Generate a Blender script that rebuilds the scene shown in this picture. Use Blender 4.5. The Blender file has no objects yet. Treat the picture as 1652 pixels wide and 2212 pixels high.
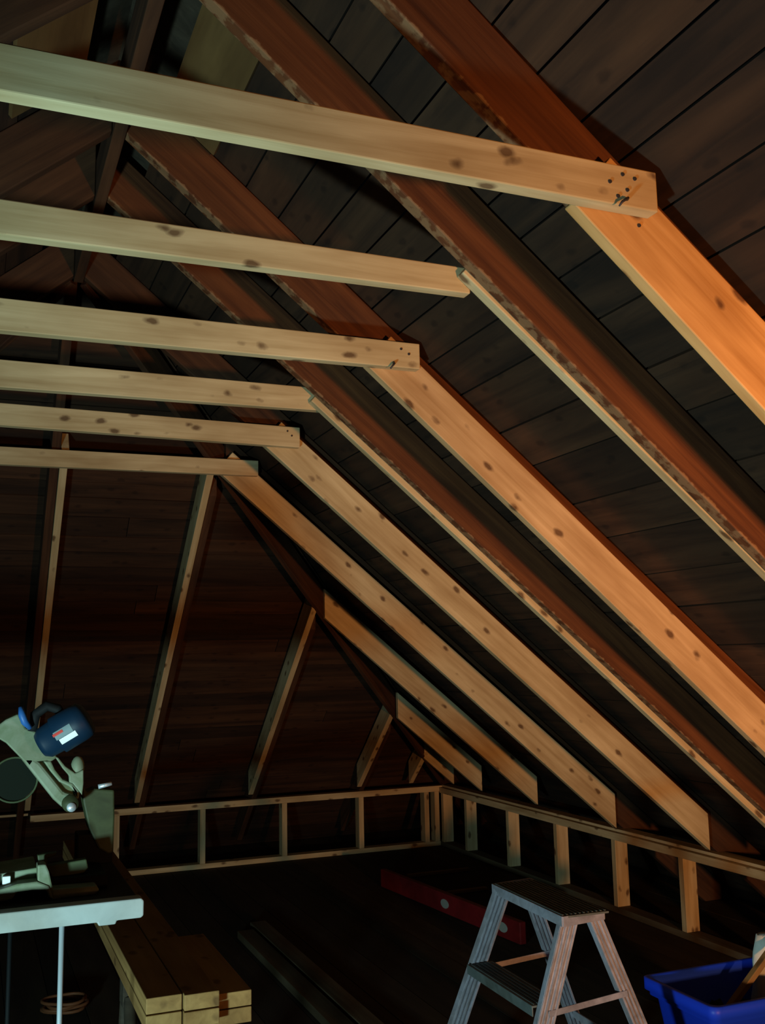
import bpy, bmesh, math, random
from mathutils import Vector, Matrix
random.seed(7)
SC = bpy.context.scene
COL = SC.collection

# ------------------------------------------------------------------ camera
CAM_H = 1.5
right = Vector((0.92585858, -0.37735214, -0.01978026))
up = Vector((-0.03649138, -0.14139073, 0.98928107))
fwd = Vector((0.37610407, 0.91521256, 0.14467793))
cd = bpy.data.cameras.new('camera')
cam = bpy.data.objects.new('camera', cd)
m = Matrix((right, up, -fwd)).transposed().to_4x4()
m.translation = Vector((0, 0, CAM_H))
cam.matrix_world = m
cd.sensor_fit = 'HORIZONTAL'
cd.sensor_width = 36.0
cd.lens = 2150.75 / 1652 * 36.0
cd.clip_start = 0.05
COL.objects.link(cam)
SC.camera = cam

# ------------------------------------------------------------------ world, lamps, exposure
w = bpy.data.worlds.new('night')
SC.world = w
w.use_nodes = True
w.node_tree.nodes['Background'].inputs[0].default_value = (0.55, 0.7, 1.0, 1)
w.node_tree.nodes['Background'].inputs[1].default_value = 0.0006

def lamp(name, loc, target, size, power, colour, spread=180, kind='AREA'):
    ld = bpy.data.lights.new(name, kind)
    ld.energy = power
    ld.color = colour
    if kind == 'AREA':
        ld.size = size
        ld.spread = math.radians(spread)
    else:
        ld.shadow_soft_size = size
    o = bpy.data.objects.new(name, ld)
    o.location = loc
    o.rotation_euler = (Vector(target) - Vector(loc)).to_track_quat('-Z', 'Y').to_euler()
    COL.objects.link(o)
    return o

lamp('cool_work_light', (-0.80, 0.95, 0.52), (0.9, 3.0, 2.1), 0.18, 66, (0.60, 1.0, 1.0))
lamp('warm_work_light', (1.65, -1.5, 0.75), (3.2, 2.4, 2.3), 0.16, 64, (1.0, 0.43, 0.14), 88)
SC.view_settings.view_transform = 'Standard'
SC.view_settings.look = 'None'
SC.view_settings.exposure = -0.12
SC.view_settings.gamma = 1.0
SC.view_settings.use_curve_mapping = False

T40 = math.tan(math.radians(40)); C40 = math.cos(math.radians(40)); S40 = math.sin(math.radians(40))
RX, KX, KY, KZ = 0.37, 3.55, 7.51, 0.467        # ridge x, knee wall x and y, knee wall height
LX = 2 * RX - KX

# ------------------------------------------------------------------ materials
def mat(name, base, rough=0.7, metal=0.0, kind=None, c2=None, scale=1.0, knots=0.0, bump=0.15, spec=0.3, pale=0.0):
    m = bpy.data.materials.new(name)
    m.use_nodes = True
    nt = m.node_tree; N = nt.nodes; L = nt.links
    b = N['Principled BSDF']
    b.inputs['Base Color'].default_value = (*base, 1)
    b.inputs['Roughness'].default_value = rough
    b.inputs['Metallic'].default_value = metal
    b.inputs['Specular IOR Level'].default_value = spec
    if kind is None:
        return m
    tc = N.new('ShaderNodeTexCoord'); oi = N.new('ShaderNodeObjectInfo')
    geo = N.new('ShaderNodeNewGeometry')
    mul = N.new('ShaderNodeMath'); mul.operation = 'MULTIPLY'; mul.inputs[1].default_value = 37.0
    add0 = N.new('ShaderNodeMath'); add0.operation = 'ADD'
    m2 = N.new('ShaderNodeMath'); m2.operation = 'MULTIPLY'; m2.inputs[1].default_value = 61.0
    L.new(oi.outputs['Random'], mul.inputs[0]); L.new(geo.outputs['Random Per Island'], m2.inputs[0])
    L.new(mul.outputs[0], add0.inputs[0]); L.new(m2.outputs[0], add0.inputs[1])
    va = N.new('ShaderNodeVectorMath'); va.operation = 'ADD'
    L.new(tc.outputs['Object'], va.inputs[0]); L.new(add0.outputs[0], va.inputs[1])
    mp = N.new('ShaderNodeMapping'); L.new(va.outputs[0], mp.inputs[0])
    if kind == 'wood':
        mp.inputs['Scale'].default_value = (1.3 * scale, 26 * scale, 26 * scale)
    elif kind == 'plank':      # long axis is local X too, but coarser
        mp.inputs['Scale'].default_value = (1.1 * scale, 14 * scale, 14 * scale)
    else:
        mp.inputs['Scale'].default_value = (scale, scale, scale)
    n1 = N.new('ShaderNodeTexNoise'); n1.inputs['Scale'].default_value = 1.0
    n1.inputs['Detail'].default_value = 5; n1.inputs['Roughness'].default_value = 0.6
    n1.inputs['Distortion'].default_value = 0.6
    L.new(mp.outputs[0], n1.inputs['Vector'])
    r = N.new('ShaderNodeValToRGB'); L.new(n1.outputs['Fac'], r.inputs[0])
    c2 = c2 or tuple(x * 0.6 for x in base)
    r.color_ramp.elements[0].position = 0.3; r.color_ramp.elements[0].color = (*c2, 1)
    r.color_ramp.elements[1].position = 0.68; r.color_ramp.elements[1].color = (*base, 1)
    col = r.outputs[0]
    # broad blotches along the board
    mpb = N.new('ShaderNodeMapping'); L.new(va.outputs[0], mpb.inputs[0])
    mpb.inputs['Scale'].default_value = (2.5, 9, 9) if kind in ('wood', 'plank') else (scale * .3,) * 3
    n2 = N.new('ShaderNodeTexNoise'); n2.inputs['Scale'].default_value = 1.0; n2.inputs['Detail'].default_value = 3
    L.new(mpb.outputs[0], n2.inputs['Vector'])
    r2 = N.new('ShaderNodeValToRGB'); L.new(n2.outputs['Fac'], r2.inputs[0])
    r2.color_ramp.elements[0].position = 0.3; r2.color_ramp.elements[0].color = (0.66, 0.58, 0.50, 1)
    r2.color_ramp.elements[1].position = 0.65; r2.color_ramp.elements[1].color = (1, 1, 1, 1)
    mx = N.new('ShaderNodeMix'); mx.data_type = 'RGBA'; mx.blend_type = 'MULTIPLY'; mx.inputs[0].default_value = 0.9
    L.new(col, mx.inputs[6]); L.new(r2.outputs[0], mx.inputs[7]); col = mx.outputs[2]
    if kind == 'plank':        # every board its own tone
        rr = N.new('ShaderNodeMapRange'); rr.inputs[3].default_value = 0.55; rr.inputs[4].default_value = 1.3
        L.new(geo.outputs['Random Per Island'], rr.inputs[0])
        mm = N.new('ShaderNodeVectorMath'); mm.operation = 'SCALE'
        L.new(col, mm.inputs[0]); L.new(rr.outputs[0], mm.inputs[3]); col = mm.outputs[0]
    if knots > 0:
        mk = N.new('ShaderNodeMapping'); dn_ = N.new('ShaderNodeTexNoise'); dn_.inputs['Scale'].default_value = 22; dn_.inputs['Detail'].default_value = 3
        ds_ = N.new('ShaderNodeVectorMath'); ds_.operation = 'MULTIPLY_ADD'; ds_.inputs[1].default_value = (0.03, 0.018, 0.018)
        L.new(va.outputs[0], dn_.inputs['Vector']); L.new(dn_.outputs['Color'], ds_.inputs[0]); L.new(va.outputs[0], ds_.inputs[2])
        L.new(ds_.outputs[0], mk.inputs[0])
        mk.inputs['Scale'].default_value = (8.0, 15, 15)
        v = N.new('ShaderNodeTexVoronoi'); v.inputs['Scale'].default_value = 1.0; v.inputs['Randomness'].default_value = 1.0
        L.new(mk.outputs[0], v.inputs['Vector'])
        kr = N.new('ShaderNodeValToRGB'); L.new(v.outputs['Distance'], kr.inputs[0])
        kr.color_ramp.elements[0].position = 0.11; kr.color_ramp.elements[0].color = (1, 1, 1, 1)
        kr.color_ramp.elements[1].position = 0.23; kr.color_ramp.elements[1].color = (0, 0, 0, 1)
        kf = N.new('ShaderNodeMath'); kf.operation = 'MULTIPLY'; kf.inputs[1].default_value = knots
        L.new(kr.outputs[0], kf.inputs[0])
        mxk = N.new('ShaderNodeMix'); mxk.data_type = 'RGBA'; mxk.blend_type = 'MULTIPLY'
        L.new(kf.outputs[0], mxk.inputs[0]); L.new(col, mxk.inputs[6]); mxk.inputs[7].default_value = (0.17, 0.10, 0.075, 1)
        col = mxk.outputs[2]
    if pale > 0:               # raw, waney lower edge of the old rafters
        sx = N.new('ShaderNodeSeparateXYZ'); L.new(tc.outputs['Object'], sx.inputs[0])
        mr = N.new('ShaderNodeMapRange'); mr.inputs[1].default_value = 0.002; mr.inputs[2].default_value = 0.018
        mr.inputs[3].default_value = 0.42; mr.inputs[4].default_value = 0.0
        L.new(sx.outputs['Y'], mr.inputs[0])
        n3 = N.new('ShaderNodeTexNoise'); n3.inputs['Scale'].default_value = 30; n3.inputs['Detail'].default_value = 6
        L.new(va.outputs[0], n3.inputs['Vector'])
        ad = N.new('ShaderNodeMath'); ad.operation = 'ADD'; L.new(mr.outputs[0], ad.inputs[0]); L.new(n3.outputs['Fac'], ad.inputs[1])
        st = N.new('ShaderNodeMapRange'); st.inputs[1].default_value = 0.86; st.inputs[2].default_value = 0.96
        L.new(ad.outputs[0], st.inputs[0])
        sm = N.new('ShaderNodeMath'); sm.operation = 'MULTIPLY'; sm.inputs[1].default_value = pale; L.new(st.outputs[0], sm.inputs[0])
        mp_ = N.new('ShaderNodeMix'); mp_.data_type = 'RGBA'
        L.new(sm.outputs[0], mp_.inputs[0]); L.new(col, mp_.inputs[6]); mp_.inputs[7].default_value = (0.34, 0.20, 0.10, 1)
        col = mp_.outputs[2]
    L.new(col, b.inputs['Base Color'])
    if bump > 0:
        bp = N.new('ShaderNodeBump'); bp.inputs['Strength'].default_value = bump; bp.inputs['Distance'].default_value = 0.004
        L.new(n1.outputs['Fac'], bp.inputs['Height']); L.new(bp.outputs[0], b.inputs['Normal'])
    return m

M = {
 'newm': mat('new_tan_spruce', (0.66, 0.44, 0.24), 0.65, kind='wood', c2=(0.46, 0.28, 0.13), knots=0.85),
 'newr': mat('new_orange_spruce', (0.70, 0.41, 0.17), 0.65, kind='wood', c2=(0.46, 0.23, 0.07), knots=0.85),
 'new': mat('new_spruce', (0.66, 0.52, 0.31), 0.65, kind='wood', c2=(0.46, 0.33, 0.17), knots=0.85),
 'dim': mat('shade_dark_lumber', (0.13, 0.095, 0.055), 0.8, kind='wood', c2=(0.08, 0.055, 0.03)),  # lumber darkened to paint in the shade on bottom plate and floor boards
 'stack': mat('stack_lumber', (0.38, 0.215, 0.075), 0.75, kind='wood', c2=(0.25, 0.135, 0.045), knots=0.6),
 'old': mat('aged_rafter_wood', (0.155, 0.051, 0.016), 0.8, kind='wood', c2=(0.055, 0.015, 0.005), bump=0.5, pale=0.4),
 'olddim': mat('aged_dimmed_rafter_wood', (0.09, 0.036, 0.015), 0.8, kind='wood', c2=(0.035, 0.013, 0.006), bump=0.4),  # darker copy of the rafter wood, weaker light painted into its colour
 'sheath': mat('aged_roof_boards', (0.064, 0.027, 0.012), 0.85, kind='plank', c2=(0.018, 0.007, 0.0035), knots=0.5, bump=0.5),
 'paleboard': mat('paler_roof_board', (0.22, 0.115, 0.038), 0.8, kind='plank', c2=(0.14, 0.07, 0.022)),
 'floor': mat('dark_floor_boards', (0.050, 0.032, 0.018), 0.85, kind='plank', c2=(0.026, 0.016, 0.010), bump=0.3),
 'table': mat('dark_table_top', (0.020, 0.014, 0.010), 0.8, kind='noise', scale=9),
 'white': mat('white_edge', (0.42, 0.44, 0.44), 0.5, kind='noise', c2=(0.34, 0.36, 0.36), scale=14, bump=0.02),
 'steel': mat('bright_steel', (0.75, 0.80, 0.88), 0.35, 0.6),
 'alu': mat('scuffed_aluminium', (0.46, 0.44, 0.53), 0.5, 0.25, kind='noise', c2=(0.26, 0.25, 0.30), scale=20, bump=0.05),
 'aludark': mat('dull_aluminium_tread', (0.16, 0.18, 0.18), 0.6, 0.2, kind='noise', c2=(0.09, 0.10, 0.10), scale=16, bump=0.05),
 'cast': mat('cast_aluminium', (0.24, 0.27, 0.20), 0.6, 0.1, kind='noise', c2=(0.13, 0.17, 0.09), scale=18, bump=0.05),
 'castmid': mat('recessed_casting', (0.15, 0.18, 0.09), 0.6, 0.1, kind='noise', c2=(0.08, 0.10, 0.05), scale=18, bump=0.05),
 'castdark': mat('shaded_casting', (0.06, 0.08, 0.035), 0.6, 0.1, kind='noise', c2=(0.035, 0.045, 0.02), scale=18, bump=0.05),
 'blue': mat('dark_blue_plastic', (0.003, 0.017, 0.040), 0.5),
 'strap': mat('bright_blue_plastic', (0.02, 0.10, 0.32), 0.45),
 'black': mat('black_rubber', (0.006, 0.007, 0.008), 0.7, spec=0.15),
 'blade': mat('dull_blade_steel', (0.006, 0.008, 0.005), 0.8, 0.0, spec=0.1),
 'label': mat('white_label', (0.85, 0.90, 0.92), 0.4),
 'sticker': mat('grey_sticker', (0.16, 0.22, 0.24), 0.5),
 'red': mat('red_print', (0.55, 0.03, 0.02), 0.5),
 'redpaint': mat('red_paint', (0.30, 0.015, 0.018), 0.5, kind='noise', c2=(0.20, 0.01, 0.012), scale=10, bump=0.02),
 'vial': mat('pale_vial_window', (0.42, 0.38, 0.34), 0.4),
 'tub': mat('blue_tote_plastic', (0.010, 0.045, 0.62), 0.45),
 'tubin': mat('dark_clutter', (0.035, 0.028, 0.022), 0.9, kind='noise', c2=(0.015, 0.012, 0.010), scale=14),
 'bag': mat('white_paper_bag', (0.62, 0.62, 0.58), 0.8, kind='noise', c2=(0.45, 0.46, 0.44), scale=8),
 'nail': mat('nail_steel', (0.05, 0.045, 0.05), 0.5, 0.5),
 'cord': mat('brown_cord', (0.16, 0.06, 0.025), 0.6),
 'horse': mat('dark_sawhorse_wood', (0.06, 0.045, 0.03), 0.8, kind='wood', c2=(0.03, 0.022, 0.015)),
}

# ------------------------------------------------------------------ helpers
def tag(o, label=None, cat=None, group=None, kind=None):
    if label: o['label'] = label
    if cat: o['category'] = cat
    if group: o['group'] = group
    if kind: o['kind'] = kind
    return o

def empty(name, loc, label, cat, group=None):
    o = bpy.data.objects.new(name, None)
    o.location = loc
    o.empty_display_size = 0.1
    COL.objects.link(o)
    return tag(o, label, cat, group)

def link(name, bm, mat_, parent=None, mtx=None, bevel=0.0, smooth=False):
    bmesh.ops.recalc_face_normals(bm, faces=bm.faces)
    me = bpy.data.meshes.new(name)
    bm.to_mesh(me); bm.free()
    me.materials.append(M[mat_])
    if smooth:
        for p in me.polygons: p.use_smooth = True
    o = bpy.data.objects.new(name, me)
    COL.objects.link(o)
    mtx = mtx or Matrix.Identity(4)
    if parent is not None:
        o.parent = parent
        o.matrix_basis = parent_matrix(parent).inverted() @ mtx
    else:
        o.matrix_basis = mtx
    if bevel:
        b = o.modifiers.new('bevel', 'BEVEL'); b.width = bevel; b.segments = 2; b.limit_method = 'ANGLE'
    return o

def parent_matrix(o):
    mw = o.matrix_basis.copy()
    while o.parent:
        o = o.parent
        mw = o.matrix_basis @ mw
    return mw

def frame(origin, ax, ay):
    ax = Vector(ax).normalized(); ay = Vector(ay); ay = (ay - ax * ay.dot(ax)).normalized(); az = ax.cross(ay)
    mm = Matrix((ax, ay, az)).transposed().to_4x4(); mm.translation = Vector(origin)
    return mm

def prism_bm(poly, t0, t1, bm=None, cuts=0):
    """extrude a 2D polygon (local x,y) between local z = t0 and t1"""
    bm = bm or bmesh.new()
    lo = [bm.verts.new((x, y, t0)) for x, y in poly]
    hi = [bm.verts.new((x, y, t1)) for x, y in poly]
    n = len(poly)
    bm.faces.new(lo[::-1]); bm.faces.new(hi)
    for i in range(n):
        bm.faces.new((lo[i], lo[(i + 1) % n], hi[(i + 1) % n], hi[i]))
    return bm

def box_bm(a, b, bm=None):
    return prism_bm([(a[0], a[1]), (b[0], a[1]), (b[0], b[1]), (a[0], b[1])], a[2], b[2], bm)

def box(name, a, b, mat_, parent=None, bevel=0.0, mtx=None):
    """box between world corners a and b; local X runs along its longest side"""
    d = [abs(b[i] - a[i]) for i in range(3)]
    c_ = Vector([(a[i] + b[i]) / 2 for i in range(3)])
    k = d.index(max(d))
    ax = [Vector((1, 0, 0)), Vector((0, 1, 0)), Vector((0, 0, 1))]
    A = ax[k]; B = ax[(k + 1) % 3]
    f = frame(c_, A, B)
    h = (d[k] / 2, d[(k + 1) % 3] / 2, d[(k + 2) % 3] / 2)
    return link(name, box_bm((-h[0], -h[1], -h[2]), h), mat_, parent, (mtx or Matrix.Identity(4)) @ f, bevel)

def plate_xz(name, pts, y0, y1, mat_, parent=None, bevel=0.0, along=None):
    """polygon in world (x,z), extruded in world y between y0 (near) and y1 (far)"""
    o = Vector((pts[0][0], y0, pts[0][1]))
    ax = Vector(along) if along else Vector((1, 0, 0))
    ay = Vector((-ax.z, 0, ax.x))
    f = frame(o, ax, ay)                       # local z = ax x ay = -y world
    fi = f.inverted()
    P2 = [tuple((fi @ Vector((x, y0, z)))[:2]) for x, z in pts]
    return link(name, prism_bm(P2, -(y1 - y0), 0.0), mat_, parent, f, bevel)

def tube(name, pts, rad, mat_, parent=None, seg=12, closed=False):
    """round tube along points, radius may be a list"""
    pts = [Vector(p) for p in pts]
    n = len(pts)
    rads = rad if isinstance(rad, (list, tuple)) else [rad] * n
    bm = bmesh.new(); rings = []
    o = sum(pts, Vector()) / n
    ref = None
    for i, p in enumerate(pts):
        a = pts[(i - 1) % n] if (closed or i > 0) else p
        b = pts[(i + 1) % n] if (closed or i < n - 1) else p
        d = (b - a).normalized()
        if ref is None:
            ref = d.orthogonal().normalized()
        u = (ref - d * ref.dot(d)).normalized(); ref = u; v = d.cross(u)
        rings.append([bm.verts.new(p - o + (u * math.cos(2 * math.pi * k / seg) + v * math.sin(2 * math.pi * k / seg)) * rads[i]) for k in range(seg)])
    m_ = n if closed else n - 1
    for i in range(m_):
        A, B = rings[i], rings[(i + 1) % n]
        for k in range(seg):
            bm.faces.new((A[k], A[(k + 1) % seg], B[(k + 1) % seg], B[k]))
    if not closed:
        bm.faces.new(rings[0][::-1]); bm.faces.new(rings[-1])
    return link(name, bm, mat_, parent, Matrix.Translation(o), 0, True)

# ---- measured geometry in metres
JOISTS= [[1.6701, 1.352, 0.0007, 2.542, -0.0025, 2.454], [2.2752, 1.203, -0.0043, 2.5391, 0.0054, 2.4559], [2.9478, 1.359, -0.0008, 2.546, 0.0059, 2.4488], [3.5817, 1.235, -0.0026, 2.5491, 0.0053, 2.4497], [4.2239, 1.339, -0.0111, 2.5557, -0.0111, 2.4628], [5.0309, 1.364, 0.0016, 2.5419, 0.0063, 2.4534]]
RAFT= [[1.7081, -0.865, 3.463, -0.82, 3.617], [2.2372, -0.8256, 3.4634, -0.8067, 3.5031], [2.9858, -0.8566, 3.4777, -0.8534, 3.6606], [3.5437, -0.8406, 3.4657, -0.8214, 3.5187], [4.2619, -0.8395, 3.4507, -0.839, 3.6307], [5.0689, -0.8441, 3.4594, -0.8341, 3.6202]]
SAW = {
  'housing': (2.72, [(0.044, 1.316), (0.057, 1.344), (0.084, 1.365), (0.113, 1.378), (0.132, 1.341), (0.165, 1.328), (0.178, 1.309), (0.21, 1.265), (0.195, 1.255), (0.186, 1.258), (0.153, 1.257), (0.144, 1.243), (0.123, 1.267), (0.086, 1.307), (0.058, 1.325)]),
  'barleft': (2.72, [(0.120, 1.270), (0.150, 1.268), (0.168, 1.255), (0.228, 1.178), (0.258, 1.168), (0.256, 1.139), (0.241, 1.135), (0.223, 1.142), (0.202, 1.162)]),
  'web': (2.737, [(0.145, 1.254), (0.188, 1.257), (0.224, 1.203), (0.253, 1.186), (0.264, 1.153), (0.23, 1.156), (0.16, 1.239)]),
  'barmid': (2.72, [(0.176, 1.258), (0.195, 1.257), (0.205, 1.235), (0.225, 1.209), (0.249, 1.198), (0.267, 1.175), (0.265, 1.158), (0.257, 1.158), (0.256, 1.176), (0.24, 1.191), (0.216, 1.204), (0.194, 1.231)]),
  'barright': (2.72, [(0.204, 1.267), (0.212, 1.265), (0.23, 1.242), (0.255, 1.223), (0.275, 1.231), (0.276, 1.196), (0.273, 1.165), (0.267, 1.175), (0.249, 1.198), (0.24, 1.201), (0.24, 1.217), (0.224, 1.236)]),
  'column': (2.78, [(0.277, 1.19), (0.29, 1.168), (0.31, 1.175), (0.361, 1.168), (0.363, 1.101), (0.361, 1.009), (0.348, 1.005), (0.323, 1.022), (0.297, 1.076), (0.282, 1.14)]),
  'motor': (2.66, [(0.19, 1.31), (0.269, 1.364)]),
  'label': (2.62, [(0.201, 1.332), (0.238, 1.351), (0.246, 1.341), (0.21, 1.317)]),
  'sticker': (2.62, [(0.192, 1.344), (0.213, 1.356), (0.227, 1.367), (0.238, 1.351), (0.201, 1.332)]),
  'red': (2.618, [(0.191, 1.346), (0.212, 1.353), (0.213, 1.351), (0.195, 1.342)]),
  'strap': (2.66, [(0.117, 1.393), (0.122, 1.371), (0.135, 1.346)]),
  'grip': (2.68, [(0.138, 1.352), (0.151, 1.388), (0.179, 1.402), (0.208, 1.391), (0.218, 1.373)]),
  'disc': (2.8, [(0.125, 1.207), (0.127, 1.153)]),
  'knob': (2.74, [(0.265, 1.237), (0.264, 1.249)]),
  'fenceR': (2.66, [(0.187, 1.012), (0.281, 1.02), (0.286, 0.998), (0.276, 0.988), (0.203, 0.977), (0.193, 0.997)]),
  'fenceT': (2.66, [(0.165, 1.04), (0.211, 1.043), (0.206, 1.034), (0.188, 1.029), (0.188, 1.012), (0.168, 1.014)]),
  'block': (2.58, [(0.161, 1.031), (0.18, 1.031), (0.188, 1.013), (0.198, 0.971), (0.194, 0.952), (0.184, 0.972), (0.162, 0.977)]),
  'tableL': (2.62, [(0.026, 1.007), (0.163, 1.018), (0.165, 0.993), (0.115, 0.991), (0.027, 0.985)]),
  'lip': (2.575, [(0.027, 0.985), (0.079, 0.985), (0.118, 0.994), (0.161, 0.995), (0.188, 0.982), (0.199, 0.95), (0.189, 0.954), (0.182, 0.972), (0.151, 0.976), (0.116, 0.974), (0.106, 0.959), (0.028, 0.953)]),
  'ext': (2.58, [(0.193, 0.972), (0.297, 0.97), (0.305, 0.959), (0.294, 0.95), (0.216, 0.949), (0.196, 0.946)]),
}

# ------------------------------------------------------------------ the shell: floor, sloped board ceilings
def plank_plane(name, origin, along, across, polyfn, s0, s1, widths, mat_, thick=0.02, gap=0.006, label=None):
    """boards side by side on a plane: local x along a board, local y across, z = out of the plane (away from the room)"""
    f = frame(origin, along, across)
    bm = bmesh.new(); s = s0; i = 0
    while s < s1:
        wd = widths(i); i += 1
        e = min(s + wd - gap, s1)
        xs0, xs1 = polyfn(s), polyfn(e)
        jz = random.uniform(-0.003, 0.003)
        # split each course into lengths butted end to end
        L0, L1 = min(xs0[0], xs1[0]), max(xs0[1], xs1[1])
        cutsx = []
        x = L0 + random.uniform(1.5, 5.0)
        while x < L1 - 0.6:
            cutsx.append(x); x += random.uniform(3.4, 5.0)
        edges = [None] + cutsx + [None]
        for a, b in zip(edges[:-1], edges[1:]):
            a0 = xs0[0] if a is None else a + 0.002; a1 = xs1[0] if a is None else a + 0.002
            b0 = xs0[1] if b is None else b - 0.002; b1 = xs1[1] if b is None else b - 0.002
            if b0 - a0 < 0.01 or b1 - a1 < 0.01: continue
            prism_bm([(a0, s), (b0, s), (b1, e), (a1, e)], jz, jz + thick, bm)
        s += wd
    return tag(link(name, bm, mat_, None, f), kind='structure')

Y0 = -2.6
PER = 0.20                                   # sheathing lies this far above the line of the new rafters
zline = lambda d: KZ + d * T40                # height of the new rafters' lower edge, d metres in from the knee wall
AY = RX and KY - (KX - RX)                    # y of the hip's apex
offz = PER / C40
# right slope: origin on the eave side, across = up the slope
def s_of_x(x): return (EX - x) / C40
EX = 4.45
ez = KZ + (KX - EX) * T40 + offz
WR = []
# measured board joints near the ridge (x = 1.31, 1.22, 1.11 ...)
slope_len = s_of_x(0.50)
marks = [s_of_x(x) for x in (3.9, 3.72, 3.55, 3.4, 3.22, 3.08, 2.9, 2.74, 2.6, 2.43, 2.29, 2.13, 1.99, 1.83, 1.7, 1.55, 1.43, 1.315, 1.22, 1.11, 1.0, 0.89, 0.78, 0.67, 0.52)]
marks = [0.0] + marks
wid = [b - a for a, b in zip(marks[:-1], marks[1:])]
ov = EX - KX
def right_poly(s):
    x = EX - s * C40
    return (Y0, KY + ov - (EX - x))
plank_plane('ceiling_right', (EX, 0, ez), (0, 1, 0), (-C40, 0, S40), right_poly, 0, marks[-1] - 1e-4, lambda i: wid[i] if i < len(wid) else 0.2, 'sheath')
# left slope (mirrored about the ridge)
EL = 2 * RX - EX
f_l = lambda s: (-(KY + ov - (s * C40)), -Y0)
plank_plane('ceiling_left', (EL, 0, ez), (0, -1, 0), (C40, 0, S40), f_l, 0, marks[-1] - 1e-4, lambda i: wid[i] if i < len(wid) else 0.2, 'sheath')
# hip slope at the far end
HY = KY + ov
def hip_poly(s):
    d = s * C40
    return (EL + d, EX - d)
hw = [random.uniform(0.10, 0.15) for _ in range(80)]
plank_plane('ceiling_hip', (0, HY, ez), (1, 0, 0), (0, -C40, S40), hip_poly, 0, s_of_x(RX), lambda i: hw[i], 'sheath')
# dark boards along both sides of the ridge
bm = bmesh.new()
rz = KZ + (KX - RX) * T40 + offz
for sgn in (1, -1):
    pts = [(RX, rz + 0.05), (RX + sgn * 0.22, rz + 0.05 - 0.22 * T40), (RX + sgn * 0.22, rz + 0.075 - 0.22 * T40), (RX, rz + 0.075)]
    vs0 = [bm.verts.new((x, Y0, z)) for x, z in pts]; vs1 = [bm.verts.new((x, AY + 0.15, z)) for x, z in pts]
    bm.faces.new(vs0); bm.faces.new(vs1)
    for i in range(4): bm.faces.new((vs0[i], vs0[(i + 1) % 4], vs1[(i + 1) % 4], vs1[i]))
tag(link('ceiling_ridge', bm, 'horse'), kind='structure')

# floor of dark boards
bm = bmesh.new(); x = -2.9
while x < EX + 0.2:
    wdt = random.choice((0.14, 0.19, 0.24))
    prism_bm([(Y0, -x - wdt + 0.004), (HY + 0.1, -x - wdt + 0.004), (HY + 0.1, -x), (Y0, -x)], -0.02, random.uniform(-0.0015, 0), bm)
    x += wdt
tag(link('floor', bm, 'floor', None, frame((0, 0, 0), (0, 1, 0), (-1, 0, 0))), kind='structure')

# boards next to the ridge, paler than the other roof boards
def slope_board(x0, x1, y0, y1, side, label):
    """one board lying against the underside of the roof boards, x measured on the right side, mirrored for side -1"""
    o = Vector((RX + side * (x1 - RX), y0, KZ + (KX - x1) * T40 + offz - 0.006))
    f = frame(o, (0, 1, 0), (-side * C40, 0, S40))
    s = (x1 - x0) / C40
    t = (-0.020, -0.002) if side > 0 else (0.002, 0.020)
    # local z points away from room on the right side and into it on the left
    t = (-0.016, -0.001) if f.to_3x3().col[2].z > 0 else (0.001, 0.016)
    o_ = link('roof_board', box_bm((0, 0, t[0]), (y1 - y0, s, t[1])), 'paleboard', None, f)
    return tag(o_, label, 'board')
slope_board(0.52, 0.675, 2.24, 3.0, 1, 'pale olive roof board beside the ridge, right of the old ridge beam')
slope_board(0.50, 0.70, 1.8, 2.95, -1, 'pale brown roof board high in the top left corner, left of the ridge beam')

# ridge beam
o = box('ridge_beam', (RX - 0.02, Y0, 3.15), (RX + 0.02, AY + 0.02, 3.30), 'olddim', None, 0.003)
tag(o, 'old dark ridge beam running along the peak of the roof', 'beam')

# ------------------------------------------------------------------ old rafters
def old_side_rafter(y0, y1, side, label, xa=None, xb=None, bot=0.035):
    """old rafter of the left (-1) or right (+1) slope; y0..y1 its thickness"""
    xa = RX + 0.022 if xa is None else xa
    xb = KX + 0.80 if xb is None else xb
    zb = lambda x: KZ + (KX - x) * T40 + bot / C40
    zt = lambda x: KZ + (KX - x) * T40 + (PER - 0.006) / C40
    pts = [(xb, max(zb(xb), 0.0)), (xb, zt(xb)), (xa, zt(xa)), (xa, zb(xa))]
    if zb(xb) < 0.004:
        xf = KX + (KZ + bot / C40) / T40
        pts = [(xf, 0.002), (xb, 0.002), (xb, zt(xb)), (xa, zt(xa)), (xa, zb(xa))]
    if side < 0:
        pts = [(2 * RX - x, z) for x, z in pts]
    al = (-C40 * side, 0, S40)
    ax = Vector(al); ay = Vector((-ax.z, 0, ax.x))
    if ay.z < 0: ax = -ax
    f0 = Vector((pts[0][0], y0, pts[0][1]))
    o = plate_old('old_rafter', pts, y0, y1, tuple(ax), bot, 'old' if side > 0 and y0 < 3.6 else 'olddim')
    return tag(o, label, 'rafter')

def plate_old(name, pts, y0, y1, ax, bot, mt='old'):
    # the object's local y = 0 lies on the rafter's lower edge, so the raw edge shows there
    ax = Vector(ax); ay = Vector((-ax.z, 0, ax.x))
    org = Vector((pts[-1][0], y0, pts[-1][1]))
    f = frame(org, ax, ay); fi = f.inverted()
    P2 = [tuple((fi @ Vector((x, y0, z)))[:2]) for x, z in pts]
    return link(name, prism_bm(P2, -(y1 - y0), 0.0), mt, None, f, 0.004)

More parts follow.
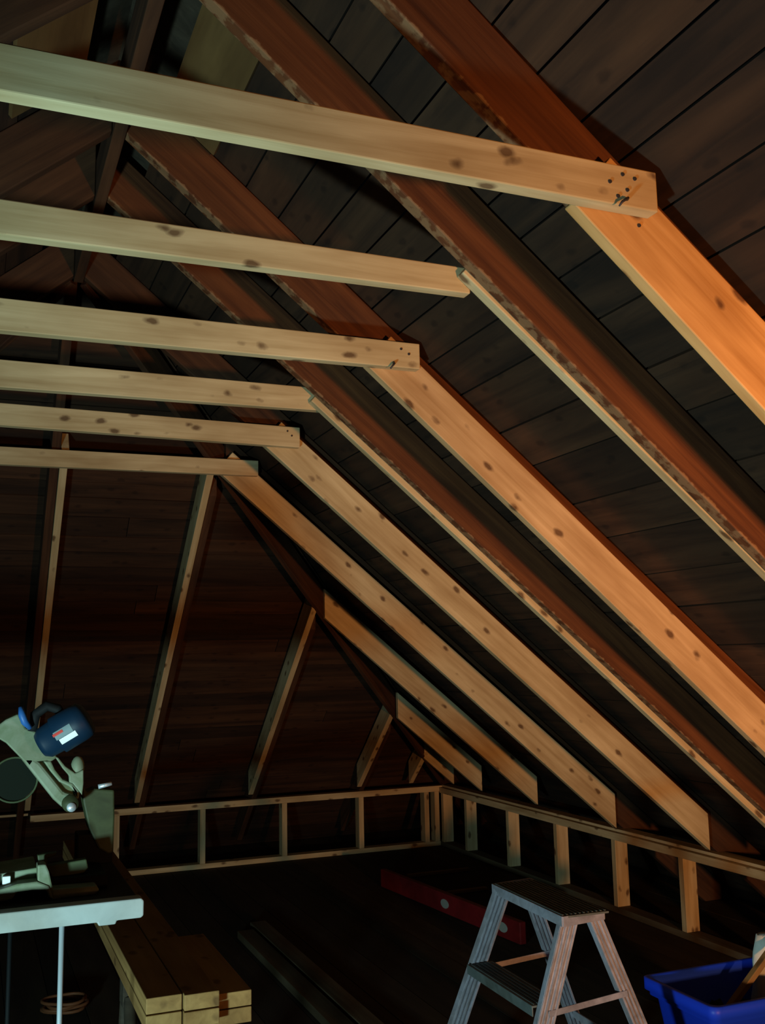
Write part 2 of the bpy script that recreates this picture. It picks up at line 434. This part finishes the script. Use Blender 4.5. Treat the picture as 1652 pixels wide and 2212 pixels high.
JY = [j[0] for j in JOISTS]
RY = [r[0] for r in RAFT]
OLD_Y = [(RY[0] + 0.039, RY[0] + 0.085), (RY[1] - 0.046, RY[1] - 0.001), (RY[2] + 0.039, RY[2] + 0.085),
         (RY[3] - 0.046, RY[3] - 0.001), (RY[4] + 0.039, RY[4] + 0.085)]
OLAB = ['old reddish rafter, uppermost on the right slope, behind the nearest crosspiece',
        'old reddish rafter with ragged lower edge beside the second new rafter from front',
        'old reddish rafter of right slope behind the third crosspiece from front',
        'old reddish rafter of right slope beside the fourth new rafter from front',
        'old dark rafter at the ridge end above the fifth crosspiece']
for (a, b), lb in zip(OLD_Y, OLAB):
    old_side_rafter(a, b, 1, lb)
old_side_rafter(RY[5] + 0.039, RY[5] + 0.085, 1, 'old dark jack rafter hidden behind the farthest full rafter', xa=RX + (RY[5] + 0.039 - AY) + 0.06)
LLAB = ['old dark rafter of left slope nearest the top left corner', 'old dark rafter of left slope meeting the ridge above the nearest crosspiece',
        'old dark rafter of left slope seen between first and second crosspieces', 'old brown rafter of left slope between second and third crosspieces at left edge',
        'old dark rafter of left slope at the far ridge end']
for (a, b), lb in zip(OLD_Y, LLAB):
    old_side_rafter(a, b, -1, lb)

# hip rafters from the apex down to the corners
def hip_rafter(side, label):
    k1 = KX - RX + 0.75
    d = Vector((side * 1, 1, -T40)); L = d.length * k1
    org = Vector((RX, AY, KZ + (KX - RX) * T40 + 0.02))
    ax = d.normalized(); ay = Vector((0, 0, 1)); ay = (ay - ax * ay.dot(ax)).normalized()
    f = frame(org, ax, ay)
    o = link('hip_rafter', box_bm((0.03, 0, -0.017), (L, 0.150, 0.017)), 'olddim', None, f, 0.004)
    return tag(o, label, 'rafter')
hip_rafter(1, 'old dark hip rafter slanting down to the far right corner')
hip_rafter(-1, 'old dark hip rafter slanting down to the left from the ridge end')

# old rafters of the hip end (run in y)
def yz_beam(name, x0, x1, pts, mat_, label, cat, bevel=0.003, oldedge=False):
    """polygon in world (y,z), extruded in x"""
    ax = Vector((0, -C40, S40)); ay = Vector((0, S40, C40))
    org = Vector((x0, pts[0][0], pts[0][1]))
    f = frame(org, ax, ay); fi = f.inverted()
    P2 = [tuple((fi @ Vector((x0, y, z)))[:2]) for y, z in pts]
    az = f.to_3x3().col[2]
    t = (0, x1 - x0) if az.x > 0 else (-(x1 - x0), 0)
    o = link(name, prism_bm(P2, *t), mat_, None, f, bevel)
    return tag(o, label, cat)

def hip_z(y, per=0.0): return KZ + (KY - y) * T40 + per / C40
def old_hip(x0, x1, ytop, label):
    yb = KY + 0.6
    yb2 = KY + 0.5
    pts = [(yb2, hip_z(yb2, 0.035)), (yb2, hip_z(yb2, PER - 0.006)), (ytop, hip_z(ytop, PER - 0.006)), (ytop, hip_z(ytop, 0.035))]
    return yz_beam('old_rafter', x0, x1, pts, 'olddim', label, 'rafter')
old_hip(0.325, 0.369, AY + 0.05, 'old brown far rafter left of the leftmost pale upright')
old_hip(1.156, 1.198, AY + 1.156 - RX + 0.16, 'old dark far rafter right of the longest pale far rafter')
old_hip(1.992, 2.032, AY + 1.99 - RX + 0.16, 'old dark far rafter right of the middle pale far rafter')
old_hip(2.862, 2.90, AY + 2.86 - RX + 0.16, 'old dark far rafter beside the short pale far rafter')

# ------------------------------------------------------------------ new ceiling joists (crosspieces)
names = ['nearest and highest in view', 'second from the front', 'third from the front', 'fourth from the front', 'fifth from the front', 'farthest and lowest in view']
joists = []
for i, (y, xe, ts, tb, bs, bb) in enumerate(JOISTS):
    xl = -0.62
    pts = [(xl, bs * xl + bb), (xe, bs * xe + bb), (xe, ts * xe + tb), (xl, ts * xl + tb)]
    o = plate_xz('ceiling_joist', pts, y, y + 0.038, 'new', None, 0.003)
    tag(o, 'pale new horizontal crosspiece under the roof, ' + names[i], 'ceiling joist', 'new ceiling joists')
    joists.append(o)

def nail(parent, x, z, y, r=0.0042):
    bm = bmesh.new()
    bmesh.ops.create_cone(bm, cap_ends=True, segments=10, radius1=r, radius2=r, depth=0.004)
    mtx = Matrix.Translation((x, y, z)) @ Matrix.Rotation(math.pi / 2, 4, 'X')
    return link('nail_head', bm, 'nail', parent, mtx)
for x, z in ((1.262, 2.522), (1.293, 2.517), (1.228, 2.500), (1.272, 2.488), (1.247, 2.470)):
    nail(joists[0], x, z, 1.6691)
tube('bent_nail', [(1.268, 1.667, 2.466), (1.262, 1.655, 2.462), (1.245, 1.652, 2.450), (1.238, 1.655, 2.440)], [0.0045, 0.003, 0.003, 0.002], 'nail', joists[0], 8)
for x, z in ((1.29, 2.52), (1.318, 2.505)): nail(joists[2], x, z, 2.9468)
tube('bent_nail', [(1.262, 2.946, 2.470), (1.257, 2.93, 2.462), (1.243, 2.93, 2.444)], [0.005, 0.0035, 0.003], 'nail', joists[2], 8)
for x, z in ((1.28, 2.52), (1.30, 2.50)): nail(joists[4], x, z, 4.2229)

# ------------------------------------------------------------------ new sloping rafters of the right side
def perp_cut_pts(bs, bb, ts, tb, xT, xend):
    """bottom line, top line, x of the upper corner, plumb cut at xend"""
    zT = ts * xT + tb
    # walk perpendicular from the top corner to the bottom line
    n = Vector((-S40, -C40))
    # (xT + n.x t, zT + n.y t) on z = bs x + bb
    t = (zT - bs * xT - bb) / (bs * n.x - n.y)
    xB, zB = xT + n.x * t, zT + n.y * t
    return [(xend, bs * xend + bb), (xend, ts * xend + tb), (xT, zT), (xB, zB)]
RLAB = ['orange-lit new rafter nearest the camera at the right edge',
        'new rafter second from front, showing a thin pale strip under an old rafter',
        'new rafter third from front, wide warm-lit board',
        'new rafter fourth from front, showing a narrow strip under an old rafter',
        'new rafter fifth from front, wide board ending above the knee wall',
        'new rafter of the right slope carrying the farthest crosspiece']
XT = [1.262, 1.243, 1.271, 1.262, 1.264, 1.235]
rafters = []
for i, (y, bs, bb, ts, tb) in enumerate(RAFT):
    if i in (1, 3):                      # only the lower strip is measured: give it its full depth
        ts, tb = bs, bb + 0.140 / C40 * 0.995
        xB = 1.163 if i == 1 else 1.170
        zB = bs * xB + bb
        xt = xB + S40 * 0.14; zt_ = zB + C40 * 0.14
        pts = [(3.52, bs * 3.52 + bb), (3.52, ts * 3.52 + tb), (xt, zt_), (xB, zB)]
    else:
        pts = perp_cut_pts(bs, bb, ts, tb, XT[i], 3.523)
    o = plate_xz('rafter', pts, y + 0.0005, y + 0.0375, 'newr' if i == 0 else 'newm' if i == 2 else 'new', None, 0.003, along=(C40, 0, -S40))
    tag(o, RLAB[i], 'rafter', 'new rafters of the right slope')
    rafters.append(o)
nail(rafters[0], 1.327, 2.432, 1.7076)

# short jack rafters in the far right corner: plumb cut at both ends
def jack(y, xs, label):
    zb = lambda x: KZ + 0.02 + (KX - x) * T40
    zt = lambda x: zb(x) + 0.140 / C40
    pts = [(3.523, zb(3.523)), (3.523, zt(3.523)), (xs, zt(xs)), (xs, zb(xs))]
    o = plate_xz('rafter', pts, y, y + 0.038, 'new', None, 0.003, along=(C40, 0, -S40))
    return tag(o, label, 'rafter', 'short new rafters against the hip')
jack(5.95, 2.04, 'longest of the three short new rafters on the right below the hip')
jack(6.74, 2.86, 'middle one of the three short new rafters on the right below the hip')
jack(7.21, 3.27, 'tiny new rafter stub tucked in the far right corner')

# new rafters on the hip end
def new_hip(x0, ytop, label, xw=0.038):
    ybt = KY - 0.012
    pts = [(ybt, hip_z(ybt, 0.02)), (ybt, hip_z(ybt, 0.155)), (ytop + 0.087, hip_z(ytop, 0.02) + 0.135 * C40), (ytop, hip_z(ytop, 0.02))]
    o = yz_beam('rafter', x0, x0 + xw, pts, 'new', label, 'rafter')
    o['group'] = 'new rafters of the far slope'
    return o
new_hip(0.371, 5.06, 'narrow pale far rafter at left, rising behind the power saw')
new_hip(1.114, 5.11, 'longest pale far rafter, reaching up to the farthest crosspiece')
new_hip(1.950, 5.935, 'pale far rafter with bright pointed top in the middle of the far slope')
new_hip(2.820, 6.80, 'short pale far rafter near the far right corner')
new_hip(3.262, 7.20, 'smallest pale far rafter stub just left of the far right corner')

# ------------------------------------------------------------------ knee walls
kw = empty('knee_wall', (2.0, KY, 0), 'low stud wall of pale lumber across the far end of the attic', 'stud wall')
FX0 = 0.412
box('top_plate', (FX0, KY - 0.002, KZ - 0.045), (KX + 0.05, KY + 0.085, KZ), 'new', kw, 0.002)
box('upper_plate', (-2.6, KY + 0.09, KZ - 0.012), (FX0 - 0.01, KY + 0.13, KZ + 0.004), 'new', kw, 0.002)
box('bottom_plate', (FX0, KY - 0.002, 0.001), (KX + 0.05, KY + 0.085, 0.036), 'new', kw, 0.002)
for x in (0.975, 1.592, 2.215, 2.838, 3.40, 3.49):
    box('stud', (x, KY, 0.036), (x + 0.040, KY + 0.083, KZ - 0.045), 'new', kw, 0.002)

kr = empty('knee_wall', (KX, 4.5, 0), 'low stud wall of pale lumber along the right side under the slope', 'stud wall')
box('top_plate', (3.531, 0.6, KZ - 0.055), (3.62, KY - 0.004, KZ - 0.012), 'new', kr, 0.002)
box('upper_plate', (3.556, 0.6, KZ - 0.010), (3.64, KY - 0.004, KZ + 0.006), 'new', kr, 0.002)
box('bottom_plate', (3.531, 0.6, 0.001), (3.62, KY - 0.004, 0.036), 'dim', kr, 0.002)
for y in (7.44, 7.03, 6.38, 5.75, 5.11, 4.50, 3.86, 3.24, 2.6, 1.98, 1.36):
    box('stud', (3.533, y, 0.036), (3.618, y + 0.040, KZ - 0.055), 'new', kr, 0.002)

# ------------------------------------------------------------------ work table
tb = empty('work_table', (0.0, 2.6, 0), 'work table with dark top and white front edge carrying the power saw', 'table')
box('table_top', (-1.1, 2.521, 0.915), (0.385, 3.02, 0.9495), 'table', tb, 0.003)
bm = prism_bm([(-1.1, 0.909), (0.289, 0.909), (0.292, 0.901), (0.330, 0.901), (0.333, 0.909), (0.388, 0.909), (0.394, 0.914), (0.394, 0.947), (0.388, 0.953), (-1.1, 0.953)], -0.042, 0)
link('front_edge', bm, 'white', tb, frame((0, 2.478, 0), (1, 0, 0), (0, 0, 1)), 0.003)
for x, y in ((0.213, 2.505), (-0.95, 2.505), (0.12, 2.95), (-0.95, 2.95)):
    tube('leg', [(x, y, 0.91), (x, y, 0.45), (x, y, 0.0)], 0.0062 if y < 2.6 else 0.006, 'steel' if y < 2.6 else 'black', tb)

# ------------------------------------------------------------------ power saw on the table
sw = empty('miter_saw', (0.2, 2.75, 0.951), 'greenish-grey power miter saw with dark blue motor on the table', 'power saw')
def spart(name, key, depth, mat_, parent=None, bevel=0.005, y=None):
    yy, pts = SAW[key]
    if y is not None: yy = y
    return plate_xz(name, pts, yy, yy + depth, mat_, parent or sw, bevel)
spart('blade_housing', 'housing', 0.075, 'cast', bevel=0.016)
arm = spart('arm', 'barleft', 0.05, 'cast', bevel=0.007)
spart('rib', 'barmid', 0.045, 'cast', arm, 0.006)
spart('rib', 'barright', 0.045, 'cast', arm, 0.006)
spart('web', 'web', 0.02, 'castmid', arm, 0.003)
yy, pts = SAW['knob']
bm = bmesh.new(); bmesh.ops.create_uvsphere(bm, u_segments=16, v_segments=10, radius=0.019)
link('pivot_knob', bm, 'cast', sw, Matrix.Translation((0.262, 2.74, 1.236)) @ Matrix.Diagonal((0.9, 0.9, 1.5, 1)), 0, True)
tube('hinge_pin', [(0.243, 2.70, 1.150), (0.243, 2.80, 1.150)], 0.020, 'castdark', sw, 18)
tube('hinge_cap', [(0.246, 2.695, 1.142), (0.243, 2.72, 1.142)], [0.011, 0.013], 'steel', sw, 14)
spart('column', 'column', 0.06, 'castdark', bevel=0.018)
tube('depth_screw', [(0.318, 2.77, 1.180), (0.352, 2.77, 1.186)], [0.006, 0.005], 'steel', sw, 10)
# motor: cylinder whose axis rises to the right
a = Vector((0.165, 2.68, 1.299)); b = Vector((0.276, 2.655, 1.366)); d = (b - a)
mo = tube('motor', [a, a + d * 0.10, a + d * 0.35, a + d * 0.36, a + d * 0.80, a + d * 0.93, b, b + d * 0.03],
     [0.030, 0.040, 0.042, 0.048, 0.048, 0.046, 0.036, 0.015], 'blue', sw, 28)
# label wraps the front of the motor
def on_motor(name, t0, t1, a0, a1, mat_, r=0.0490):
    dn = d.normalized(); u = Vector((0, -1, 0)); u = (u - dn * u.dot(dn)).normalized(); v = dn.cross(u)
    bm = bmesh.new(); rows = []
    for i in range(9):
        al = math.radians(a0 + (a1 - a0) * i / 8)
        dr = u * math.cos(al) + v * math.sin(al)
        rows.append([bm.verts.new(a + d * t + dr * rr) for t in (t0, t1) for rr in (r, r - 0.001)])
    for p, q in zip(rows[:-1], rows[1:]):
        for k, l in ((0, 2), (2, 3), (3, 1), (1, 0)): bm.faces.new((p[k], p[l], q[l], q[k]))
    for p in (rows[0], rows[-1]): bm.faces.new((p[0], p[2], p[3], p[1]))
    return link(name, bm, mat_, mo)
on_motor('label', 0.40, 0.73, 8, 26, 'label')
on_motor('sticker', 0.36, 0.70, -18, 7, 'sticker', 0.0487)
on_motor('red_stripe', 0.34, 0.54, -14, -6, 'red', 0.0494)
tube('handle', [(0.146, 2.69, 1.335), (0.152, 2.69, 1.375), (0.178, 2.69, 1.396), (0.205, 2.69, 1.388), (0.222, 2.69, 1.362)], [0.011, 0.013, 0.013, 0.013, 0.010], 'black', sw, 14)
tube('lock_lever', [(0.116, 2.665, 1.396), (0.119, 2.66, 1.378), (0.126, 2.662, 1.360), (0.140, 2.67, 1.344)], [0.006, 0.009, 0.009, 0.006], 'strap', sw, 12)
# blade guard behind the arm
bm = bmesh.new(); bmesh.ops.create_cone(bm, cap_ends=True, segments=48, radius1=0.053, radius2=0.053, depth=0.004)
bl_ = link('blade', bm, 'blade', sw, Matrix.Translation((0.112, 2.80, 1.208)) @ Matrix.Rotation(math.pi / 2, 4, 'X'))
ring = [(0.112 + 0.056 * math.cos(t), 2.795, 1.208 + 0.056 * math.sin(t)) for t in [2 * math.pi * k / 40 for k in range(40)]]
tube('guard_rim', ring, 0.0028, 'castdark', sw, 8, True)
# base, fence and side extension
box('turntable', (0.06, 2.63, 0.952), (0.33, 2.86, 0.985), 'black', sw, 0.004)
box('column_foot', (0.27, 2.79, 0.98), (0.36, 2.86, 1.06), 'black', sw, 0.004)
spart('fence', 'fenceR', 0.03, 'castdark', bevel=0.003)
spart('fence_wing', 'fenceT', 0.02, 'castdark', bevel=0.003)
spart('saw_table', 'tableL', 0.16, 'cast', bevel=0.003)
spart('mitre_arm', 'block', 0.05, 'cast', bevel=0.004)
bs_ = spart('base', 'lip', 0.05, 'cast', bevel=0.004)
spart('extension_wing', 'ext', 0.06, 'cast', bevel=0.004)
box('scale_plate', (0.085, 2.60, 0.985), (0.103, 2.618, 1.008), 'label', sw, 0.002)
box('scale_plate', (0.052, 2.60, 0.985), (0.074, 2.618, 1.005), 'steel', sw, 0.002)

# ------------------------------------------------------------------ lumber resting on a low sawhorse
hz = empty('sawhorse', (0.53, 3.3, 0), 'dark sawhorse hidden under the stack of short boards', 'sawhorse')
STK_Y, STK_TOP = 2.58, 0.690
def stack_board(x, layer, y0, y1, label, dz=0):
    z1 = STK_TOP - layer * 0.039 + dz
    o = box('lumber_board', (x, y0, z1 - 0.037), (x + 0.087, y1, z1), 'stack', None, 0.002)
    return tag(o, label, 'board', 'lumber stacked below the saw table')
b0 = [stack_board(0.422, 0, 2.60, 5.0, 'board at upper left of the stack end, directly right of the thin steel leg'),
      stack_board(0.421, 1, 2.595, 5.0, 'board at lower left of the stack end, one layer below the top'),
      stack_board(0.512, 0, 2.585, 5.0, 'board at upper middle of the stack end, topmost in view'),
      stack_board(0.511, 1, 2.580, 5.0, 'board at lower middle of the stack end, at the bottom edge of the photo'),
      stack_board(0.603, 0, 2.62, 3.2, 'short board at upper right of the stack end', -0.020),
      stack_board(0.603, 1, 2.62, 3.2, 'short board at lower right of the stack end', -0.021)]
box('beam', (0.43, 3.05, 0.532), (0.68, 3.12, 0.611), 'horse', hz, 0.003)
for x in (0.44, 0.61):
    for s in (-1, 1):
        tube('leg', [(x + 0.01, 3.085 + s * 0.03, 0.56), (x + 0.01, 3.085 + s * 0.2, 0.0)], 0.018, 'horse', hz, 8)

# long boards lying on the floor
def floor_board(x, y0, y1, label, rot=0.0, z=0.0, w_=0.089):
    f = Matrix.Translation((x, (y0 + y1) / 2, z)) @ Matrix.Rotation(rot, 4, 'Z') @ frame((0, 0, 0), (0, 1, 0), (-1, 0, 0))
    h = (y1 - y0) / 2
    o = link('floor_lumber', box_bm((-h, -w_ / 2, 0.0), (h, w_ / 2, 0.038)), 'dim', None, f, 0.002)
    return tag(o, label, 'board', 'long boards on the floor')
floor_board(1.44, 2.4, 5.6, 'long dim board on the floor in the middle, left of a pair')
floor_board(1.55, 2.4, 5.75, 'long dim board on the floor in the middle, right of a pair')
o = box('lumber_scrap', (2.83, 6.55, 0.001), (3.3, 6.58, 0.02), 'stack', None); tag(o, 'thin pale stick on the floor near the far right corner', 'board')
o = box('lumber_scrap', (2.86, 5.98, 0.001), (3.14, 6.02, 0.016), 'stack', None); tag(o, 'thin pale stick on the floor behind the red level', 'board')

# red level
lv = empty('spirit_level', (2.64, 5.6, 0), 'long dull red level on the dark floor behind the stepladder', 'level')
A = Vector((2.575, 6.38, 0.0)); B = Vector((2.72, 4.80, 0.0))
f = frame(A, B - A, (0, 0, 1)); L_ = (B - A).length
link('level_body', box_bm((0, 0.002, -0.02), (L_, 0.115, 0.02)), 'redpaint', lv, f, 0.006)
for t, w_ in ((0.52, 0.05), (0.90, 0.055)):
    az = f.to_3x3().col[2]
    for s in (-1, 1):
        bm = bmesh.new(); bmesh.ops.create_cone(bm, cap_ends=True, segments=20, radius1=0.026, radius2=0.026, depth=0.003)
        link('vial_window', bm, 'vial', lv, f @ Matrix.Translation((L_ * t, 0.058, s * 0.021)) @ Matrix.Diagonal((1.7, 1, 1, 1)))

# coil of cord under the table
pts = []
for k in range(96):
    t = k / 96 * 2 * math.pi * 4
    r = 0.085 + 0.012 * math.sin(k * 0.7)
    pts.append((0.43 + r * math.cos(t), 4.82 + r * math.sin(t), 0.008 + 0.011 * (k / 24)))
o = tube('cord_coil', pts, 0.007, 'cord', None, 8)
tag(o, 'coil of brown cord on the floor left of the board stack', 'cord')

# ------------------------------------------------------------------ stepladder
ld_ = empty('stepladder', (1.75, 2.95, 0), 'small aluminium stepladder standing on the floor at lower right', 'stepladder')
ZT = 0.72
TA, TB, TC, TD = Vector((1.691, 3.185, ZT)), Vector((1.669, 2.704, ZT)), Vector((1.829, 2.722, ZT)), Vector((1.851, 3.203, ZT))
f = frame(TB, TA - TB, TB - TC)               # local x along the step, local y outwards to the front, z up?
W_, D_ = (TA - TB).length, (TC - TB).length
fz = f.to_3x3().col[2].z
def tread(name, x0, x1, y0, y1, ztop, th, mtl, ribs=9):
    """grooved tread between world corners using the ladder frame axes"""
    bm = bmesh.new()
    ax = (TA - TB).normalized(); ay = (TC - TB); ay = (ay - ax * ay.dot(ax)).normalized()
    ff = frame(Vector((TB.x, TB.y, 0)), ax, ay)
    sg = 1 if ff.to_3x3().col[2].z > 0 else -1
    z0, z1 = sorted((sg * (ztop - th), sg * ztop))
    prism_bm([(x0, y0), (x1, y0), (x1, y1), (x0, y1)], z0, z1, bm)
    za, zb = sorted((sg * ztop, sg * (ztop + 0.0025)))
    n = ribs
    for k in range(n):
        yy = y0 + (y1 - y0) * (k + 0.5) / n
        prism_bm([(x0 + 0.01, yy - 0.003), (x1 - 0.01, yy - 0.003), (x1 - 0.01, yy + 0.003), (x0 + 0.01, yy + 0.003)], za, zb, bm)
    return link(name, bm, mtl, ld_, ff, 0.002)
tp = tread('top_step', 0, W_, 0, D_, ZT, 0.006, 'aludark', 11)
# rim of the top step
for P_, Q_, nm in ((TB, TC, 1), (TA, TB, 2), (TD, TA, 3), (TC, TD, 4)):
    dd = (Q_ - P_)
    ff = frame(P_, dd, (0, 0, 1))
    link('rim', box_bm((0, -0.030, -0.003), (dd.length, 0.0, 0.003)), 'alu', tp, ff, 0.001)
def rail(name, top, foot, wdir, wid_, th):
    """ribbed aluminium rail: flat side faces wdir x axis"""
    ax = (foot - top); L_ = ax.length
    ff = frame(top, ax, wdir)
    bm = box_bm((0, -wid_ / 2, -th / 2), (L_, wid_ / 2, th / 2))
    for s in (-1, 1):
        for k in (-0.42, -0.14, 0.14, 0.42):
            z0, z1 = (th / 2, th / 2 + 0.0035) if s > 0 else (-th / 2 - 0.0035, -th / 2)
            box_bm((0.0, k * wid_ - 0.0035, z0), (L_, k * wid_ + 0.0035, z1), bm)
    o = link(name, bm, 'alu', ld_, ff, 0.001)
    bm = box_bm((L_ - 0.03, -wid_ / 2 - 0.004, -th / 2 - 0.006), (L_ + 0.004, wid_ / 2 + 0.004, th / 2 + 0.006))
    link('rubber_foot', bm, 'black', o, ff, 0.002)
    return o
fB, fA = Vector((1.428, 2.685, 0.005)), Vector((1.434, 3.22, 0.005))
fC, fD = Vector((2.081, 2.70, 0.005)), Vector((2.10, 3.23, 0.005))
tBr, tAr = Vector((1.700, 2.725, 0.70)), Vector((1.715, 3.16, 0.70))
tCr, tDr = Vector((1.800, 2.74, 0.70)), Vector((1.82, 3.17, 0.70))
rail('front_rail', tBr, fB, (1, 0, 0.4), 0.056, 0.022)
rail('front_rail', tAr, fA, (1, 0, 0.4), 0.056, 0.022)
rail('rear_rail', tCr, fC, (1, 0, -0.4), 0.046, 0.020)
rail('rear_rail', tDr, fD, (1, 0, -0.4), 0.046, 0.020)
def at_z(t, b, z): return t + (b - t) * ((t.z - z) / (t.z - b.z))
for z in (0.475, 0.24):
    pA, pB = at_z(tAr, fA, z), at_z(tBr, fB, z)
    ax = (pA - pB).normalized()
    ff = frame(pB + ax * 0.012, ax, (0, 0, 1))
    L2 = (pA - pB).length - 0.024
    bm = box_bm((0, -0.006, -0.045), (L2, 0.0, 0.045))
    box_bm((0, -0.030, -0.048), (L2, 0.0, -0.044), bm); box_bm((0, -0.030, 0.044), (L2, 0.0, 0.048), bm)
    for k in range(6): box_bm((0.01, 0.0, -0.038 + k * 0.015), (L2 - 0.01, 0.002, -0.034 + k * 0.015), bm)
    link('step', bm, 'aludark', ld_, ff, 0.001)
for (ft, fb_, rt, rb) in ((tBr, fB, tCr, fC), (tAr, fA, tDr, fD)):
    p, q = at_z(ft, fb_, 0.455), at_z(rt, rb, 0.47)
    ff = frame(p + Vector((0, -0.014, 0)), q - p, (0, 0, 1))
    link('spreader', box_bm((0, -0.009, -0.002), ((q - p).length, 0.009, 0.002)), 'alu', ld_, ff, 0.001)
p, q = at_z(tCr, fC, 0.25), at_z(tDr, fD, 0.25)
link('rear_brace', box_bm((0, -0.012, -0.003), ((q - p).length, 0.012, 0.003)), 'alu', ld_, frame(p, q - p, (0, 0, 1)), 0.001)

# ------------------------------------------------------------------ blue tote with clutter
tt = empty('storage_tote', (2.5, 2.9, 0), 'open bright blue plastic tote at the lower right corner', 'tote')
X0, X1, YA, YB, ZR = 2.17, 2.80, 2.66, 3.03, 0.40
def ring_pts(o_, z, r=0.03):
    x0, x1, y0, y1 = X0 + o_, X1 - o_, YA + o_, YB - o_
    out = []
    for cx, cy, a0 in ((x1 - r, y1 - r, 0), (x0 + r, y1 - r, 90), (x0 + r, y0 + r, 180), (x1 - r, y0 + r, 270)):
        for k in range(6):
            t = math.radians(a0 + 18 * k); out.append((cx + r * math.cos(t), cy + r * math.sin(t), z))
    return out
bm = bmesh.new()
prof = [(0.075, 0.002), (0.03, 0.34), (0.012, 0.345), (0.012, 0.36), (0.0, 0.362), (0.0, 0.398), (0.006, 0.40), (0.022, 0.398), (0.024, 0.36), (0.036, 0.34), (0.080, 0.012)]
rings = [[bm.verts.new(p) for p in ring_pts(o_, z)] for o_, z in prof]
for A_, B_ in zip(rings[:-1], rings[1:]):
    for k in range(len(A_)): bm.faces.new((A_[k], A_[(k + 1) % len(A_)], B_[(k + 1) % len(A_)], B_[k]))
bm.faces.new(rings[0]); bm.faces.new(rings[-1])
link('tote_body', bm, 'tub', tt, None, 0, True)
# crumpled dark cloth filling it
bm = bmesh.new(); n = 22; g = []
for i in range(n):
    row = []
    for j in range(n):
        x = X0 + 0.055 + (X1 - X0 - 0.11) * i / (n - 1); y = YA + 0.055 + (YB - YA - 0.11) * j / (n - 1)
        z = 0.27 + 0.035 * math.sin(i * 1.1 + j * 0.7) * math.cos(j * 0.9 - i * .3) + random.uniform(-.008, .008)
        row.append(bm.verts.new((x, y, z)))
    g.append(row)
for i in range(n - 1):
    for j in range(n - 1): bm.faces.new((g[i][j], g[i + 1][j], g[i + 1][j + 1], g[i][j + 1]))
ret = bmesh.ops.extrude_face_region(bm, geom=list(bm.faces))
for v in ret['geom']:
    if isinstance(v, bmesh.types.BMVert): v.co.z = 0.12
o = link('dark_cloth', bm, 'tubin', None, None, 0, True)
tag(o, 'dark crumpled cloth filling the blue tote', 'cloth')
# pale bag standing in the tote
bm = bmesh.new(); rows = []
for i in range(9):
    v_ = i / 8; row = []
    for k in range(20):
        t = 2 * math.pi * k / 20
        rx = 0.075 * (1 - 0.25 * v_) * (1 + 0.10 * math.sin(3 * t + i)); ry = 0.045 * (1 - 0.35 * v_) * (1 + 0.12 * math.cos(4 * t - i))
        row.append(bm.verts.new((rx * math.cos(t) + 0.02 * v_, ry * math.sin(t), 0.24 * v_ + 0.006 * math.sin(5 * t))))
    rows.append(row)
for A_, B_ in zip(rows[:-1], rows[1:]):
    for k in range(20): bm.faces.new((A_[k], A_[(k + 1) % 20], B_[(k + 1) % 20], B_[k]))
bm.faces.new(rows[0]); bm.faces.new(rows[-1])
o = link('paper_bag', bm, 'bag', None, Matrix.Translation((2.635, 2.93, 0.262)), 0, True)
tag(o, 'crumpled whitish paper bag standing in the blue tote', 'bag')
a = Vector((2.44, 2.86, 0.345)); b = Vector((2.645, 2.845, 0.53))
o = link('wood_stick', box_bm((-0.09, -0.012, -0.010), ((b - a).length, 0.012, 0.010)), 'stack', None, frame(a, b - a, (0, 1, 0)), 0.002)
tag(o, 'short tan wooden stick leaning in the blue tote beside the white bag', 'stick')
